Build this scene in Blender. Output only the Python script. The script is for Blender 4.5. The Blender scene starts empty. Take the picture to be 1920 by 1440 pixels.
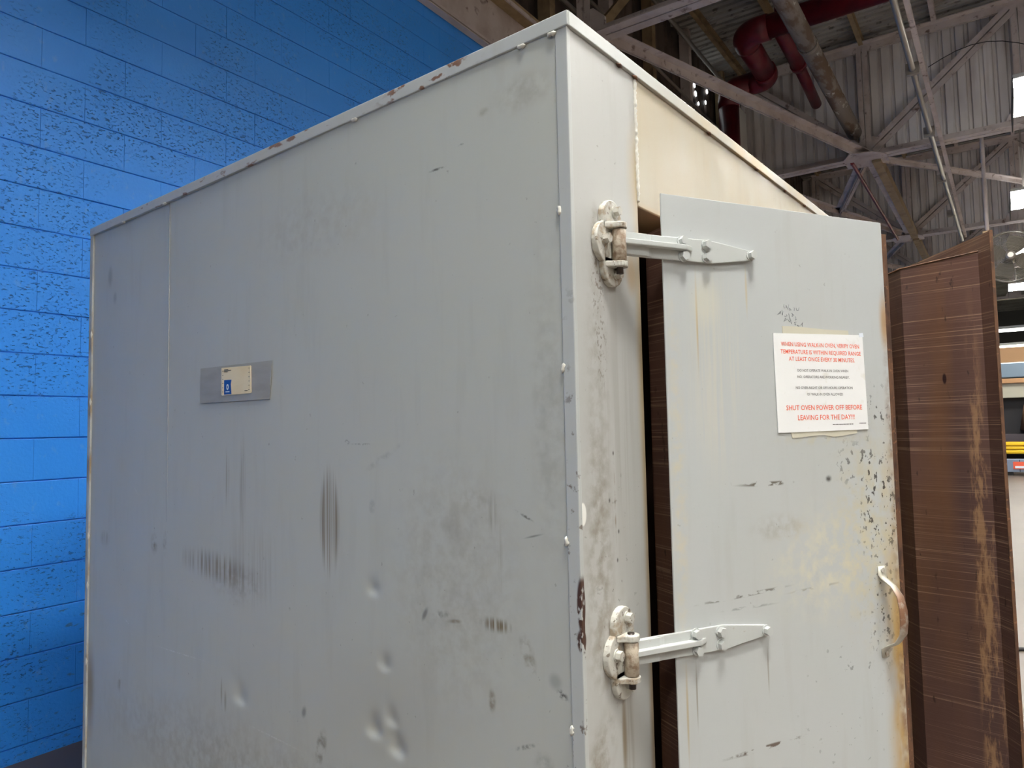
import bpy, bmesh, math, random
from mathutils import Vector, Matrix, Euler
R = math.radians
random.seed(7)
S = bpy.context.scene
COL = S.collection

# ------------------------------------------------------------------ camera
PSI = 0.0693444          # the building stands turned by this angle to the oven
yaw, pit, rol = 0.6734351, 0.0616364, -0.0205690
fw = Vector((math.cos(pit)*math.cos(yaw), math.cos(pit)*math.sin(yaw), math.sin(pit)))
rt = Vector((math.sin(yaw), -math.cos(yaw), 0)); up = rt.cross(fw)
r2 = rt*math.cos(rol)+up*math.sin(rol); u2 = -rt*math.sin(rol)+up*math.cos(rol)
cd = bpy.data.cameras.new('camera'); cam = bpy.data.objects.new('camera', cd); COL.objects.link(cam)
cam.matrix_world = Matrix(((r2.x, u2.x, -fw.x, -1.042989), (r2.y, u2.y, -fw.y, -0.688966), (r2.z, u2.z, -fw.z, 1.496981), (0, 0, 0, 1)))
cd.sensor_width = 36; cd.lens = 1335.39/1920*36; cd.clip_start = .05; cd.clip_end = 300
S.camera = cam
# ------------------------------------------------------------------ world, exposure
w = bpy.data.worlds.new('world'); S.world = w; w.use_nodes = True
w.node_tree.nodes['Background'].inputs[0].default_value = (.6, .65, .7, 1)
w.node_tree.nodes['Background'].inputs[1].default_value = .05
S.view_settings.view_transform = 'Standard'; S.view_settings.look = 'None'
S.view_settings.gamma = 1; S.view_settings.use_curve_mapping = False
S.view_settings.exposure = 0.9
LAMP = 85.0               # radiance of the lamp diffusers

# ------------------------------------------------------------------ material helper
def lin(r, g, b):
    f = lambda c: c/12.92 if c <= .04045 else ((c+.055)/1.055)**2.4
    return (f(r/255), f(g/255), f(b/255), 1)
class M:
    def __init__(s, name, col, rough=.5, metal=0., coords='obj', spec=.5):
        s.mat = bpy.data.materials.new(name); s.mat.use_nodes = True
        s.nt = s.mat.node_tree; s.b = s.nt.nodes['Principled BSDF']
        s.b.inputs['Roughness'].default_value = rough; s.b.inputs['Metallic'].default_value = metal
        s.b.inputs['Specular IOR Level'].default_value = spec
        s.b.inputs['Base Color'].default_value = col
        if coords == 'obj': s.P = s.n('ShaderNodeTexCoord').outputs['Object']
        else: s.P = s.n('ShaderNodeNewGeometry').outputs['Position']
        c = s.n('ShaderNodeRGB'); c.outputs[0].default_value = col; s.col = c.outputs[0]
        s.link(s.col, s.b.inputs['Base Color']); s.bumpn = None
    def n(s, t): return s.nt.nodes.new(t)
    def link(s, a, b): s.nt.links.new(a, b)
    def put(s, sock, v):
        if hasattr(v, 'is_output'): s.link(v, sock)
        else: sock.default_value = v
    def math(s, op, a, b=0., c=0.):
        m = s.n('ShaderNodeMath'); m.operation = op
        s.put(m.inputs[0], a); s.put(m.inputs[1], b); s.put(m.inputs[2], c); return m.outputs[0]
    def mapr(s, v, lo, hi, a=0., b=1., smooth=False):
        m = s.n('ShaderNodeMapRange'); m.clamp = True
        if smooth: m.interpolation_type = 'SMOOTHSTEP'
        s.put(m.inputs[0], v); m.inputs[1].default_value = lo; m.inputs[2].default_value = hi
        m.inputs[3].default_value = a; m.inputs[4].default_value = b; return m.outputs[0]
    def map(s, loc=(0, 0, 0), rot=(0, 0, 0), sc=(1, 1, 1), kind='POINT'):
        m = s.n('ShaderNodeMapping'); m.vector_type = kind; s.link(s.P, m.inputs[0])
        m.inputs[1].default_value = loc; m.inputs[2].default_value = rot; m.inputs[3].default_value = sc; return m.outputs[0]
    def noise(s, sc=(1, 1, 1), detail=3, rough=.55, seed=0., dist=0.):
        if not isinstance(sc, tuple): sc = (sc,)*3
        v = s.map((seed*3.1, seed*1.7, seed*2.3), (0, 0, 0), sc)
        t = s.n('ShaderNodeTexNoise'); s.link(v, t.inputs['Vector']); t.inputs['Scale'].default_value = 1
        t.inputs['Detail'].default_value = detail; t.inputs['Roughness'].default_value = rough
        t.inputs['Distortion'].default_value = dist; return t.outputs[0]
    def voro(s, sc, seed=0., rand=1.):
        if not isinstance(sc, tuple): sc = (sc,)*3
        v = s.map((seed*3.1, seed*1.7, seed*2.3), (0, 0, 0), sc)
        t = s.n('ShaderNodeTexVoronoi'); s.link(v, t.inputs['Vector']); t.inputs['Scale'].default_value = 1
        t.inputs['Randomness'].default_value = rand; return t.outputs['Distance']
    def ell(s, c, ax, rot=(0, 0, 0), soft=.3):
        """1 inside an ellipsoid of half axes ax about c, falling to 0 at its rim"""
        v = s.map(c, rot, ax, 'TEXTURE')
        l = s.n('ShaderNodeVectorMath'); l.operation = 'LENGTH'; s.link(v, l.inputs[0])
        return s.mapr(l.outputs['Value'], soft, 1., 1., 0., True)
    def mul(s, a, b): return s.math('MULTIPLY', a, b)
    def mix(s, fac, col, amt=1.):
        m = s.n('ShaderNodeMix'); m.data_type = 'RGBA'
        if amt != 1.: fac = s.math('MULTIPLY', fac, amt)
        s.put(m.inputs[0], fac); s.link(s.col, m.inputs[6]); s.put(m.inputs[7], col)
        s.col = m.outputs[2]; s.link(s.col, s.b.inputs['Base Color'])
    def rough(s, v): s.link(v, s.b.inputs['Roughness'])
    def bump(s, h, strength=.3, dist=.01):
        b = s.n('ShaderNodeBump'); b.inputs['Strength'].default_value = strength; b.inputs['Distance'].default_value = dist
        s.link(h, b.inputs['Height'])
        if s.bumpn: s.link(s.bumpn, b.inputs['Normal'])
        s.bumpn = b.outputs[0]; s.link(s.bumpn, s.b.inputs['Normal'])
def emis(name, col, st):
    m = bpy.data.materials.new(name); m.use_nodes = True; nt = m.node_tree; nt.nodes.clear()
    e = nt.nodes.new('ShaderNodeEmission'); e.inputs[0].default_value = col; e.inputs[1].default_value = st
    o = nt.nodes.new('ShaderNodeOutputMaterial'); nt.links.new(e.outputs[0], o.inputs[0]); return m

# ------------------------------------------------------------------ mesh helpers
def B(): return bmesh.new()
def box(bm, x0, x1, y0, y1, z0, z1, bev=0):
    t = bmesh.new() if bev else bm
    v = [t.verts.new(p) for p in ((x0,y0,z0),(x1,y0,z0),(x1,y1,z0),(x0,y1,z0),(x0,y0,z1),(x1,y0,z1),(x1,y1,z1),(x0,y1,z1))]
    for f in ((0,3,2,1),(4,5,6,7),(0,1,5,4),(1,2,6,5),(2,3,7,6),(3,0,4,7)): t.faces.new([v[i] for i in f])
    if bev:
        bmesh.ops.bevel(t, geom=t.edges[:], offset=bev, segments=2, profile=.5, affect='EDGES'); join(bm, t)
    return bm
def join(bm, t):
    mp = {v: bm.verts.new(v.co) for v in t.verts}
    for f in t.faces:
        nf = bm.faces.new([mp[v] for v in f.verts]); nf.smooth = f.smooth
    t.free()
def frame(d, hint=(0, 0, 1)):
    d = d.normalized(); h = Vector(hint)
    if abs(d.dot(h)) > .98: h = Vector((1, 0, 0))
    a = d.cross(h).normalized(); return a, a.cross(d).normalized()
def sweep(bm, prof, p0, p1, hint=(0, 0, 1), smooth=False):
    """extrude the closed 2D profile (side, up) from p0 to p1"""
    p0, p1 = Vector(p0), Vector(p1); a, u = frame(p1-p0, hint); n = len(prof)
    A = [bm.verts.new(p0+a*x+u*y) for x, y in prof]; Bv = [bm.verts.new(p1+a*x+u*y) for x, y in prof]
    for i in range(n):
        f = bm.faces.new((A[i], A[(i+1) % n], Bv[(i+1) % n], Bv[i])); f.smooth = smooth
    bm.faces.new(A[::-1]); bm.faces.new(Bv); return bm
def circ(r, n=12, ph=0): return [(r*math.cos(2*math.pi*i/n+ph), r*math.sin(2*math.pi*i/n+ph)) for i in range(n)]
def rect(w, h, cx=0, cy=0): return [(cx-w/2, cy-h/2), (cx+w/2, cy-h/2), (cx+w/2, cy+h/2), (cx-w/2, cy+h/2)]
def tee(w, h, t): return [(-w/2, 0), (w/2, 0), (w/2, t), (t/2, t), (t/2, h), (-t/2, h), (-t/2, t), (-w/2, t)]
def ell_(w, h, t): return [(0, 0), (w, 0), (w, t), (t, t), (t, h), (0, h)]
def chan(w, h, t): return [(-w/2, -h/2), (w/2, -h/2), (w/2, -h/2+t), (-w/2+t, -h/2+t), (-w/2+t, h/2-t), (w/2, h/2-t), (w/2, h/2), (-w/2, h/2)]
def tube(bm, pts, r, n=12, cap=True, hint=(0, 0, 1)):
    """round tube along a polyline with mitred joints; r a number or one per point"""
    pts = [Vector(p) for p in pts]; rs = r if isinstance(r, (list, tuple)) else [r]*len(pts); rings = []
    a, u = frame(pts[1]-pts[0], hint)
    for i, p in enumerate(pts):
        d = ((pts[i]-pts[i-1]).normalized() if i else Vector()) + ((pts[i+1]-pts[i]).normalized() if i < len(pts)-1 else Vector())
        d.normalize(); a = (a-d*a.dot(d)).normalized(); u = a.cross(d)
        rings.append([bm.verts.new(p+a*rs[i]*c+u*rs[i]*s) for c, s in circ(1, n)])
    for A, C in zip(rings, rings[1:]):
        for i in range(n):
            f = bm.faces.new((A[i], A[(i+1) % n], C[(i+1) % n], C[i])); f.smooth = True
    if cap: bm.faces.new(rings[0][::-1]); bm.faces.new(rings[-1])
    return bm
def arcpts(p0, p1, p2, r, n=6):
    """points rounding the corner p1 with radius r"""
    p0, p1, p2 = Vector(p0), Vector(p1), Vector(p2); a = (p0-p1).normalized(); c = (p2-p1).normalized()
    A = p1+a*r; Cc = p1+c*r; out = []
    for i in range(n+1):
        t = i/n; out.append(A*(1-t)**2+p1*2*t*(1-t)+Cc*t*t)
    return out
def poly(bm, pts, d):
    """extrude the 3D polygon pts along vector d"""
    A = [bm.verts.new(p) for p in pts]; Cc = [bm.verts.new(Vector(p)+Vector(d)) for p in pts]; n = len(pts)
    bm.faces.new(A); bm.faces.new(Cc[::-1])
    for i in range(n): bm.faces.new((A[i], Cc[i], Cc[(i+1) % n], A[(i+1) % n]))
    return bm
def obj(name, bm, mat, parent=None, bevel=0):
    bmesh.ops.recalc_face_normals(bm, faces=bm.faces[:])
    me = bpy.data.meshes.new(name); bm.to_mesh(me); bm.free()
    o = bpy.data.objects.new(name, me); COL.objects.link(o)
    if mat: me.materials.append(mat.mat if isinstance(mat, M) else mat)
    if parent is not None:
        o.parent = parent
        base = parent.get('_b')
        if base is not None: o.location = [-c for c in base]
    if bevel:
        md = o.modifiers.new('bevel', 'BEVEL'); md.width = bevel; md.segments = 2; md.limit_method = 'ANGLE'
    return o
def tag(o, label=None, cat=None, group=None, kind=None):
    for k, v in (('label', label), ('category', cat), ('group', group), ('kind', kind)):
        if v: o[k] = v
    return o
PB = {}
def thing(name, base, label, cat, group=None, rz=0.):
    """Empty at the thing's base; its parts are modelled in the thing's frame (oven or building axes)"""
    o = bpy.data.objects.new(name, None); COL.objects.link(o); o.empty_display_size = .2
    v = Matrix.Rotation(rz, 3, 'Z') @ Vector(base); o.location = v; o.rotation_euler = (0, 0, rz)
    PB[o.name] = tuple(base); return tag(o, label, cat, group)
def part(name, bm, mat, parent, bevel=0, label=None):
    o = obj(name, bm, mat, parent, bevel); base = PB.get(parent.name)
    if base: o.location = [-c for c in base]
    if label: o['label'] = label
    return o
def struct(name, bm, mat, rz=PSI):
    o = obj(name, bm, mat); o.rotation_euler = (0, 0, rz); o['kind'] = 'structure'; return o
def bthing(name, base, label, cat, group=None): return thing(name, base, label, cat, group, PSI)
def bsingle(name, bm, mat, label, cat, group=None, bevel=0):
    o = obj(name, bm, mat, None, bevel); o.rotation_euler = (0, 0, PSI); return tag(o, label, cat, group)

# ------------------------------------------------------------------ materials
STEEL = lin(196, 186, 182)
m_steel = M('dusty painted steel', STEEL, .75, coords='world', spec=.2)
m_steel.mix(m_steel.mapr(m_steel.noise(3, 5), .45, .7), lin(160, 144, 136), .7)
m_steel.mix(m_steel.mapr(m_steel.noise(9, 4, seed=2), .6, .72), lin(84, 60, 48), .8)
m_tan = M('tan primer steel', lin(158, 138, 108), .75, coords='world', spec=.2)
m_tan.mix(m_tan.mapr(m_tan.noise(5, 5), .45, .7), lin(110, 90, 72), .7)
m_deck = M('roof deck metal', lin(176, 174, 170), .7, coords='world', spec=.2)
m_deck.mix(m_deck.mapr(m_deck.noise((1.5, .6, 1), 4), .4, .65), lin(130, 124, 118), .8)
m_deck.mix(m_deck.mapr(m_deck.noise((14, 5, 1), 4, seed=3), .58, .66), lin(84, 74, 68), .7)
m_curt = M('corrugated draft curtain', lin(226, 222, 220), .65, coords='world', spec=.25)
m_curt.mix(m_curt.mapr(m_curt.noise((1, 1.2, .5), 4), .4, .7), lin(176, 168, 164), .7)
m_curt.mix(m_curt.mapr(m_curt.noise((3, 6, .6), 5, seed=4), .55, .75), lin(140, 118, 100), .45)
m_red = M('dark red pipe paint', lin(112, 24, 36), .4, coords='world')
m_red.mix(m_red.mapr(m_red.noise(4, 4), .45, .7), lin(74, 20, 30), .7)
m_peel = M('peeling pipe wrap', lin(134, 126, 118), .8, coords='world', spec=.2)
m_peel.mix(m_peel.mapr(m_peel.noise((2, 5, 5), 5), .48, .56), lin(104, 82, 64), .8)
m_peel.mix(m_peel.mapr(m_peel.noise((3, 7, 7), 6, .65, seed=5), .61, .63), lin(190, 186, 178), .8)
m_conduit = M('galvanised conduit', lin(160, 154, 146), .45, .6, coords='world')
m_lamph = M('lamp housing white enamel', lin(210, 210, 205), .5)
m_skirt = M('lamp skirt enamel', lin(56, 57, 58), .6)
m_lamp = emis('lamp diffuser glow', (1, .985, .94, 1), LAMP)
m_added_glow = emis('added roof glow', (1, .985, .95, 1), LAMP*.04)  # added glow on top of the lamps, there to brighten the roof
m_tubel = emis('far tube glow', (1, .95, .62, 1), 14)
m_concrete = M('concrete floor', lin(106, 94, 83), .45, coords='world')
m_concrete.mix(m_concrete.mapr(m_concrete.noise(.8, 6), .4, .7), lin(92, 82, 73), .8)
m_concrete.mix(m_concrete.mapr(m_concrete.noise(5, 5, seed=3), .58, .75), lin(84, 77, 71), .6)
m_concrete.mix(m_concrete.ell((1.2, 3.1, 0), (4.2, 1.1, 1), (0, 0, PSI), .5), lin(84, 74, 66), .9)  # shade along the foot of the wall, painted into the floor colour
m_siding = M('dark upper siding', lin(96, 84, 76), .7, coords='world', spec=.2)
m_siding.mix(m_siding.mapr(m_siding.noise(2, 5), .45, .65), lin(54, 46, 44), .8)
m_black = M('dark metal and bay shade', lin(34, 32, 34), .7)  # also stands in for the shade inside the machine opening

# blue painted block
m_blue = M('blue gloss block paint', lin(48, 142, 240), .42, coords='world', spec=.5)
m_blue.mix(m_blue.mapr(m_blue.noise(1.1, 3), .4, .65), lin(60, 150, 242), .5)
m_blue.mix(m_blue.mapr(m_blue.noise((30, 30, 18), 4, seed=2), .62, .7), lin(100, 158, 232), .4)
pitm = m_blue.mapr(m_blue.noise(1.7, 2, seed=4), .42, .6)
pit0 = m_blue.mul(m_blue.mapr(m_blue.noise((50, 50, 105), 3, .55, seed=1, dist=.5), .59, .68), pitm)
m_blue.mix(pit0, lin(10, 60, 136), .7)
m_blue.mix(m_blue.mul(m_blue.ell((.4, 3.25, .45), (1.2, .6, .8), soft=.2), m_blue.mapr(m_blue.noise((16, 16, 50), 4, seed=6), .64, .70)), lin(70, 92, 136), .7)
m_blue.bump(m_blue.math('SUBTRACT', m_blue.mul(m_blue.noise(70, 3, seed=7), .25), pit0), .9, .006)

# oven paint -------------------------------------------------------
PAINT = lin(190, 195, 192); DIRT = lin(122, 108, 84); GREY = lin(92, 92, 90); DARK = lin(52, 46, 42); RUST = lin(118, 74, 44); YEL = lin(196, 170, 116)
def base_paint(name, col=PAINT, rough=.42):
    m = M(name, col, rough, spec=.4)
    m.mix(m.mapr(m.noise((1.6, 1.6, .9), 4), .4, .75), lin(182, 181, 172), .4)
    m.mix(m.mapr(m.noise((22, 22, 3), 4, seed=3), .55, .85), lin(150, 146, 134), .22)
    m.mix(m.mapr(m.noise((70, 70, 70), 2, seed=5), .74, .78), lin(120, 116, 108), .4)
    m.rough(m.mapr(m.noise(6, 4, seed=8), .3, .7, rough-.08, rough+.12))
    m.bump(m.noise((5, 5, 3), 2, seed=9), .12, .01)
    return m
m_side = base_paint('grey side panel paint', lin(187, 190, 183), .4)
ms = m_side; streak = ms.mapr(ms.noise((1, 95, 2.5), 3, seed=2), .42, .62); grain = ms.mapr(ms.noise(38, 4, seed=4), .38, .66)
fine = ms.mapr(ms.noise(130, 3, seed=6), .4, .6)
def sm(y, z, hy, hz, col, amt, ang=0, by=None, soft=.2):
    f = ms.ell((0, y, z), (.5, hy, hz), (R(ang), 0, 0), soft)
    if by is not None: f = ms.mul(f, by)
    ms.mix(f, col, amt)
sm(1.20, 1.13, .26, .055, DIRT, .75, 4, streak); sm(1.10, 1.10, .17, .07, DIRT, .4, 0, grain); sm(1.02, 1.15, .16, .14, DIRT, .25, 0, streak)
str2 = ms.mapr(ms.noise((1, 190, 1.2), 2, seed=23), .44, .58)
sm(.698, 1.287, .042, .15, lin(112, 96, 72), .85, 0, str2, .55); sm(.698, 1.30, .034, .13, DIRT, .3)
sm(1.07, 1.36, .02, .17, DIRT, .5, 0, streak); sm(1.15, 1.38, .02, .10, DIRT, .45, 0, streak)
sm(.194, 1.127, .05, .018, lin(112, 98, 70), .9, 0, ms.mapr(ms.noise((1, 160, 4), 2, seed=12), .45, .55))
sm(.335, 1.127, .03, .010, GREY, .8, -12, grain); sm(.30, 1.118, .03, .006, DIRT, .7, -8, grain); sm(.385, 1.12, .008, .022, GREY, .7, 30)
sm(.119, 1.084, .019, .046, DIRT, .8, -20, grain, .5); sm(.045, 1.03, .018, .01, DARK, .8, 30, fine)
sm(.735, .765, .022, .055, lin(108, 98, 80), .7, 18, grain, .5); sm(.208, .985, .012, .028, lin(104, 82, 44), .85, 0, grain)
sm(.49, 1.447, .10, .009, GREY, .3, -26, grain, 0); sm(.52, 1.43, .06, .012, GREY, .3, -24, grain)
sm(1.93, 1.15, .05, .035, DIRT, .6, 0, streak); sm(1.57, 1.165, .03, .045, DIRT, .7, 0, grain); sm(1.50, 1.17, .02, .05, DIRT, .5, 0, grain)
sm(.33, 2.036, .03, .004, DARK, .8, 0, fine); sm(.26, 2.07, .012, .003, DARK, .6, 0, fine); sm(.2, 2.12, .02, .012, DIRT, .35, 0, grain)
sm(.2, 1.34, .02, .05, DIRT, .6, 0, streak); sm(.18, 1.25, .008, .08, DIRT, .6, 0, streak); sm(.24, 1.36, .05, .03, DIRT, .3, 0, grain)
sm(2.03, .62, .05, .22, lin(150, 132, 96), .85, 0, None, .1); sm(1.80, .70, .018, .045, DIRT, .8, 8, grain)
sm(1.92, 2.05, .025, .05, GREY, .35); sm(1.88, 1.97, .02, .03, GREY, .3)
sm(.12, 1.335, .03, .004, DARK, .7, 24, fine); sm(.10, 1.30, .03, .003, GREY, .7, -14, None, 0)
sm(.545, 1.33, .015, .02, GREY, .4, 0, grain); sm(.30, 1.30, .04, .06, DIRT, .2)
sm(1.40, .862, .20, .003, lin(220, 222, 220), .6, -1.5, fine, 0); sm(.93, .741, .15, .003, lin(220, 222, 220), .6, 2, fine, 0)
sm(1.75, .90, .03, .003, lin(220, 222, 220), .6, 20, fine, 0); sm(1.7, 1.32, .03, .003, lin(220, 222, 220), .4, 40, fine, 0)
sm(1.15, .78, .008, .04, DIRT, .5); sm(1.17, .8, .006, .05, DIRT, .5); sm(.8, .83, .012, .02, GREY, .6, 20)
sm(.13, .92, .04, .006, DARK, .5, -22, fine); sm(.09, .90, .03, .03, GREY, .4, 0, grain); sm(.06, 1.05, .02, .02, GREY, .35)
sm(.06, 1.5, .05, .28, GREY, .12, 0, grain); sm(.1, 2.13, .1, .05, DIRT, .3, 0, grain); sm(.06, 1.55, .07, .5, DIRT, .12, 0, grain)
sm(.75, 2.0, .35, .12, DIRT, .15, 0, grain); sm(1.0, .6, 1.2, .2, DIRT, .3, 0, grain); sm(.3, 1.2, .25, .35, DIRT, .22, 0, grain)
sm(.5, .9, .3, .2, DIRT, .12); sm(.58, 1.468, .05, .003, DARK, .6, 0, fine, 0); sm(.63, 1.472, .012, .008, DARK, .8, 0, fine)
m_trim = base_paint('grey trim paint', lin(184, 188, 186), .4)
mt = m_trim; mt.mix(mt.mul(mt.ell((0, 1.25, 2.235), (.1, .9, .05), soft=.5), mt.mapr(mt.noise((30, 14, 40), 4, seed=3), .6, .66)), RUST, .85)
mt.mix(mt.mul(mt.ell((0, .36, 2.235), (.1, .18, .04), soft=.5), mt.mapr(mt.noise((30, 26, 50), 4, seed=11), .56, .62)), RUST, .9)
mt.mix(mt.mul(mt.ell((1.2, 0, 2.23), (1.1, .1, .06), soft=.3), mt.mapr(mt.noise(4, 3, seed=7), .3, .6)), YEL, .8)
chip = mt.mapr(mt.noise((90, 90, 45), 3, seed=17), .40, .46)
mt.mix(mt.mul(mt.ell((-.002, -.002, 1.19), (.05, .011, .055), soft=.7), chip), lin(74, 50, 40)); mt.mix(mt.mul(mt.ell((-.002, -.002, 1.13), (.05, .013, .024), soft=.7), chip), lin(74, 50, 40))
mt.mix(mt.mul(mt.ell((0, 0, .9), (.06, .06, 1.), soft=.5), mt.mapr(mt.noise(40, 4, seed=9), .60, .66)), lin(92, 72, 56), .8)
mt.mix(mt.mul(mt.ell((0, 2.07, 1.0), (.1, .08, 1.3), soft=.5), mt.mapr(mt.noise((20, 20, 9), 4, seed=9), .45, .6)), lin(150, 126, 86), .8)
m_front = base_paint('front frame paint', lin(182, 183, 180), .4)
mf = m_front; fg = mf.mapr(mf.noise(40, 4, seed=4), .4, .66); fs = mf.mapr(mf.noise((70, 1, 2.2), 3, seed=2), .42, .62); sp = mf.mapr(mf.noise((150, 150, 110), 3, seed=12), .57, .61)
def fm(x, z, hx, hz, col, amt, ang=0, by=None, soft=.2):
    f = mf.ell((x, 0, z), (hx, .5, hz), (0, R(ang), 0), soft)
    if by is not None: f = mf.mul(f, by)
    mf.mix(f, col, amt)
fm(.247, 1.6, .035, .62, YEL, .7, 0, None, .05); fm(.24, 2.0, .05, .16, lin(190, 164, 108), .5, 0, None, .05); fm(.21, 1.80, .03, .06, lin(196, 160, 100), .5)
fm(.242, 1.0, .02, .8, lin(160, 134, 92), .7, 0, None, .05); fm(.08, 1.78, .03, .12, lin(116, 104, 92), .8, 4, sp); fm(.085, 1.66, .03, .14, lin(116, 104, 92), .7, 0, sp)
fm(.07, 1.5, .06, .5, DIRT, .3, 0, fg); fm(.06, 1.25, .07, .3, DIRT, .45, 0, fg); fm(.05, .92, .06, .1, DIRT, .6, 30, fg)
fm(.14, 1.5, .09, .35, lin(150, 146, 138), .35, 0, fs); fm(.13, .93, .012, .12, lin(130, 112, 84), .8); fm(.15, .90, .02, .16, DIRT, .5, 0, fs)
fm(.1, 1.1, .12, .12, DIRT, .35, 0, fg); fm(.075, 1.85, .02, .08, DIRT, .6, 0, fg); fm(.12, 1.2, .1, .3, lin(80, 72, 60), .7, 0, mf.mapr(mf.noise(60, 3, seed=14), .66, .7))
fm(.01, 1.344, .012, .022, lin(240, 240, 234), 1, 0, None, .8); fm(.0, 1.19, .011, .05, lin(70, 46, 36), 1, 0, None, .8); fm(.0, 1.13, .011, .02, lin(70, 46, 36), 1, 0, None, .8)
for k, (xx, zz) in enumerate(((.118, 1.446), (.123, 1.248), (.10, 1.36), (.13, 1.3))): fm(xx, zz, .004, .006, DARK, .8)
fm(.12, 1.35, .004, .12, lin(130, 110, 84), .7, 0, fg)
m_head = base_paint('heat yellowed header paint', lin(190, 184, 165), .4)
mh = m_head; hg = mh.mapr(mh.noise((5, 5, 3), 5, seed=2), .36, .66)
mh.mix(hg, lin(190, 172, 136), .55)
mh.mix(mh.mul(mh.mapr(mh.noise((12, 12, 5), 4, seed=5), .5, .7), mh.ell((1.3, 0, 2.05), (.6, .4, .2), soft=.2)), lin(150, 112, 70), .7)
mh.mix(mh.ell((.6, .05, 1.935), (.8, .3, .03), soft=.3), lin(206, 172, 120), .6)
m_door = base_paint('door paint', lin(184, 188, 188), .4)
md_ = m_door; dg = md_.mapr(md_.noise(40, 4, seed=4), .4, .66); dsp = md_.mapr(md_.noise((85, 85, 70), 3, seed=12), .60, .63); drip = md_.mapr(md_.noise((120, 1, 3), 3, seed=3), .40, .6); dline = md_.mapr(md_.noise((28, 1, 60), 3, seed=15), .5, .56)
def dm(s, z, hs, hz, col, amt, ang=0, by=None, soft=.2):
    f = md_.ell((s, 0, z), (hs, .5, hz), (0, R(ang), 0), soft)
    if by is not None: f = md_.mul(f, by)
    md_.mix(f, col, amt)
dm(.60, .9, .06, .75, lin(176, 140, 74), .95, 0, md_.mapr(md_.noise((14, 14, 5), 4, seed=21), .34, .58), .1); dm(.605, 1.72, .022, .09, lin(170, 132, 84), .8, 0, None, .2)
dm(.605, 1.1, .02, .9, lin(120, 80, 48), .8, 0, dg, .1)
dm(.53, 1.25, .15, .32, lin(190, 178, 140), .6, 0, dg); dm(.40, 1.2, .22, .16, lin(214, 206, 176), .5, 0, dg); dm(.27, 1.28, .10, .04, DIRT, .35, 0, dg)
dm(.56, 1.30, .10, .22, DARK, .9, 0, dsp, .2); dm(.55, 1.08, .06, .16, DARK, .85, 0, dsp, .2); dm(.57, 1.50, .05, .12, DARK, .8, 0, dsp, .2); dm(.5, 1.4, .1, .07, DARK, .7, 0, dsp); dm(.45, .9, .2, .25, DARK, .5, 0, md_.mapr(md_.noise(60, 3, seed=18), .68, .7))
dm(.245, 1.372, .10, .006, lin(84, 74, 60), .9, 0, dline, .4); dm(.17, 1.155, .14, .005, lin(84, 74, 60), .8, -3, dline, .4); dm(.21, .853, .13, .006, lin(84, 64, 50), .9, -2, dline, .4); dm(.18, 1.13, .09, .004, GREY, .5, 0, dline)
dm(.41, 1.375, .012, .010, DARK, .9, 0, dg); dm(.36, 1.15, .1, .004, DIRT, .5, -3, dline)
dm(.077, 1.70, .004, .13, lin(176, 150, 96), .75, 0, None, .1); dm(.205, 1.77, .004, .07, lin(188, 170, 124), .6, 0, None, .1); dm(.022, .95, .004, .12, lin(170, 150, 110), .7); dm(.045, .98, .003, .08, DIRT, .6); dm(.222, 1.0, .003, .06, DIRT, .5); dm(.10, 1.74, .05, .07, lin(214, 208, 184), .35)
dm(.02, 1.4, .025, .5, lin(206, 192, 156), .5, 0, dg); dm(.12, 1.6, .1, .3, lin(206, 200, 180), .35, 0, drip)
dm(.38, 1.46, .14, .016, lin(190, 182, 150), .6, 0, dg); dm(.40, 1.455, .10, .012, DIRT, .5, 0, dsp)
m_hinge = base_paint('painted cast hinge', lin(188, 186, 177), .45)
m_hinge.mix(m_hinge.mapr(m_hinge.noise(45, 5, seed=3), .5, .62), lin(150, 132, 108), .8)
m_hinge.mix(m_hinge.mapr(m_hinge.noise(90, 4, seed=4), .62, .66), lin(92, 76, 60), .8); m_hinge.bump(m_hinge.noise(140, 4, seed=5), .5, .003)
m_knuck = M('stained hinge knuckle', lin(176, 164, 146), .5)
m_knuck.mix(m_knuck.mapr(m_knuck.noise(70, 4), .45, .62), lin(120, 94, 70), .8); m_knuck.bump(m_knuck.noise(160, 4, seed=5), .6, .003)
m_strap = base_paint('strap paint', lin(188, 192, 190), .4)
m_strap.mix(m_strap.mapr(m_strap.noise((40, 40, 60), 4, seed=3), .66, .72), lin(150, 134, 112), .6)
m_pin = M('dark pin steel', lin(64, 56, 52), .35, .6)
# brown plug steel
m_plug = M('heat browned steel', lin(98, 70, 60), .42, .3)
mp = m_plug; mp.mix(mp.mapr(mp.noise((3, 3, .8), 4), .35, .65), lin(70, 52, 50), .9); mp.mix(mp.mapr(mp.noise((9, 9, 1.3), 4, seed=3), .5, .75), lin(112, 78, 50), .8)
mp.mix(mp.mapr(mp.noise((1.2, 1.2, 260), 2, seed=4), .62, .70), lin(156, 128, 104), .65)
mp.mix(mp.mul(mp.mapr(mp.noise((2, 2, 420), 2, seed=6), .60, .68), mp.mapr(mp.noise((3, 3, 5), 2, seed=7), .4, .6)), lin(166, 138, 116), .6)
mp.mix(mp.mapr(mp.noise((60, 60, 20), 4, seed=8), .66, .72), lin(38, 26, 24), .7)
mp.rough(mp.mapr(mp.noise(8, 4, seed=9), .3, .7, .34, .58)); mp.bump(mp.noise((2, 2, 300), 2, seed=4), .1, .004)
m_plugr = m_plug.mat.copy(); m_plugr.name = 'scraped browned steel'
mr = M.__new__(M); mr.mat = m_plugr; mr.nt = m_plugr.node_tree; mr.b = mr.nt.nodes['Principled BSDF']; mr.P = mr.nt.nodes.new('ShaderNodeTexCoord').outputs['Object']
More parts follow.
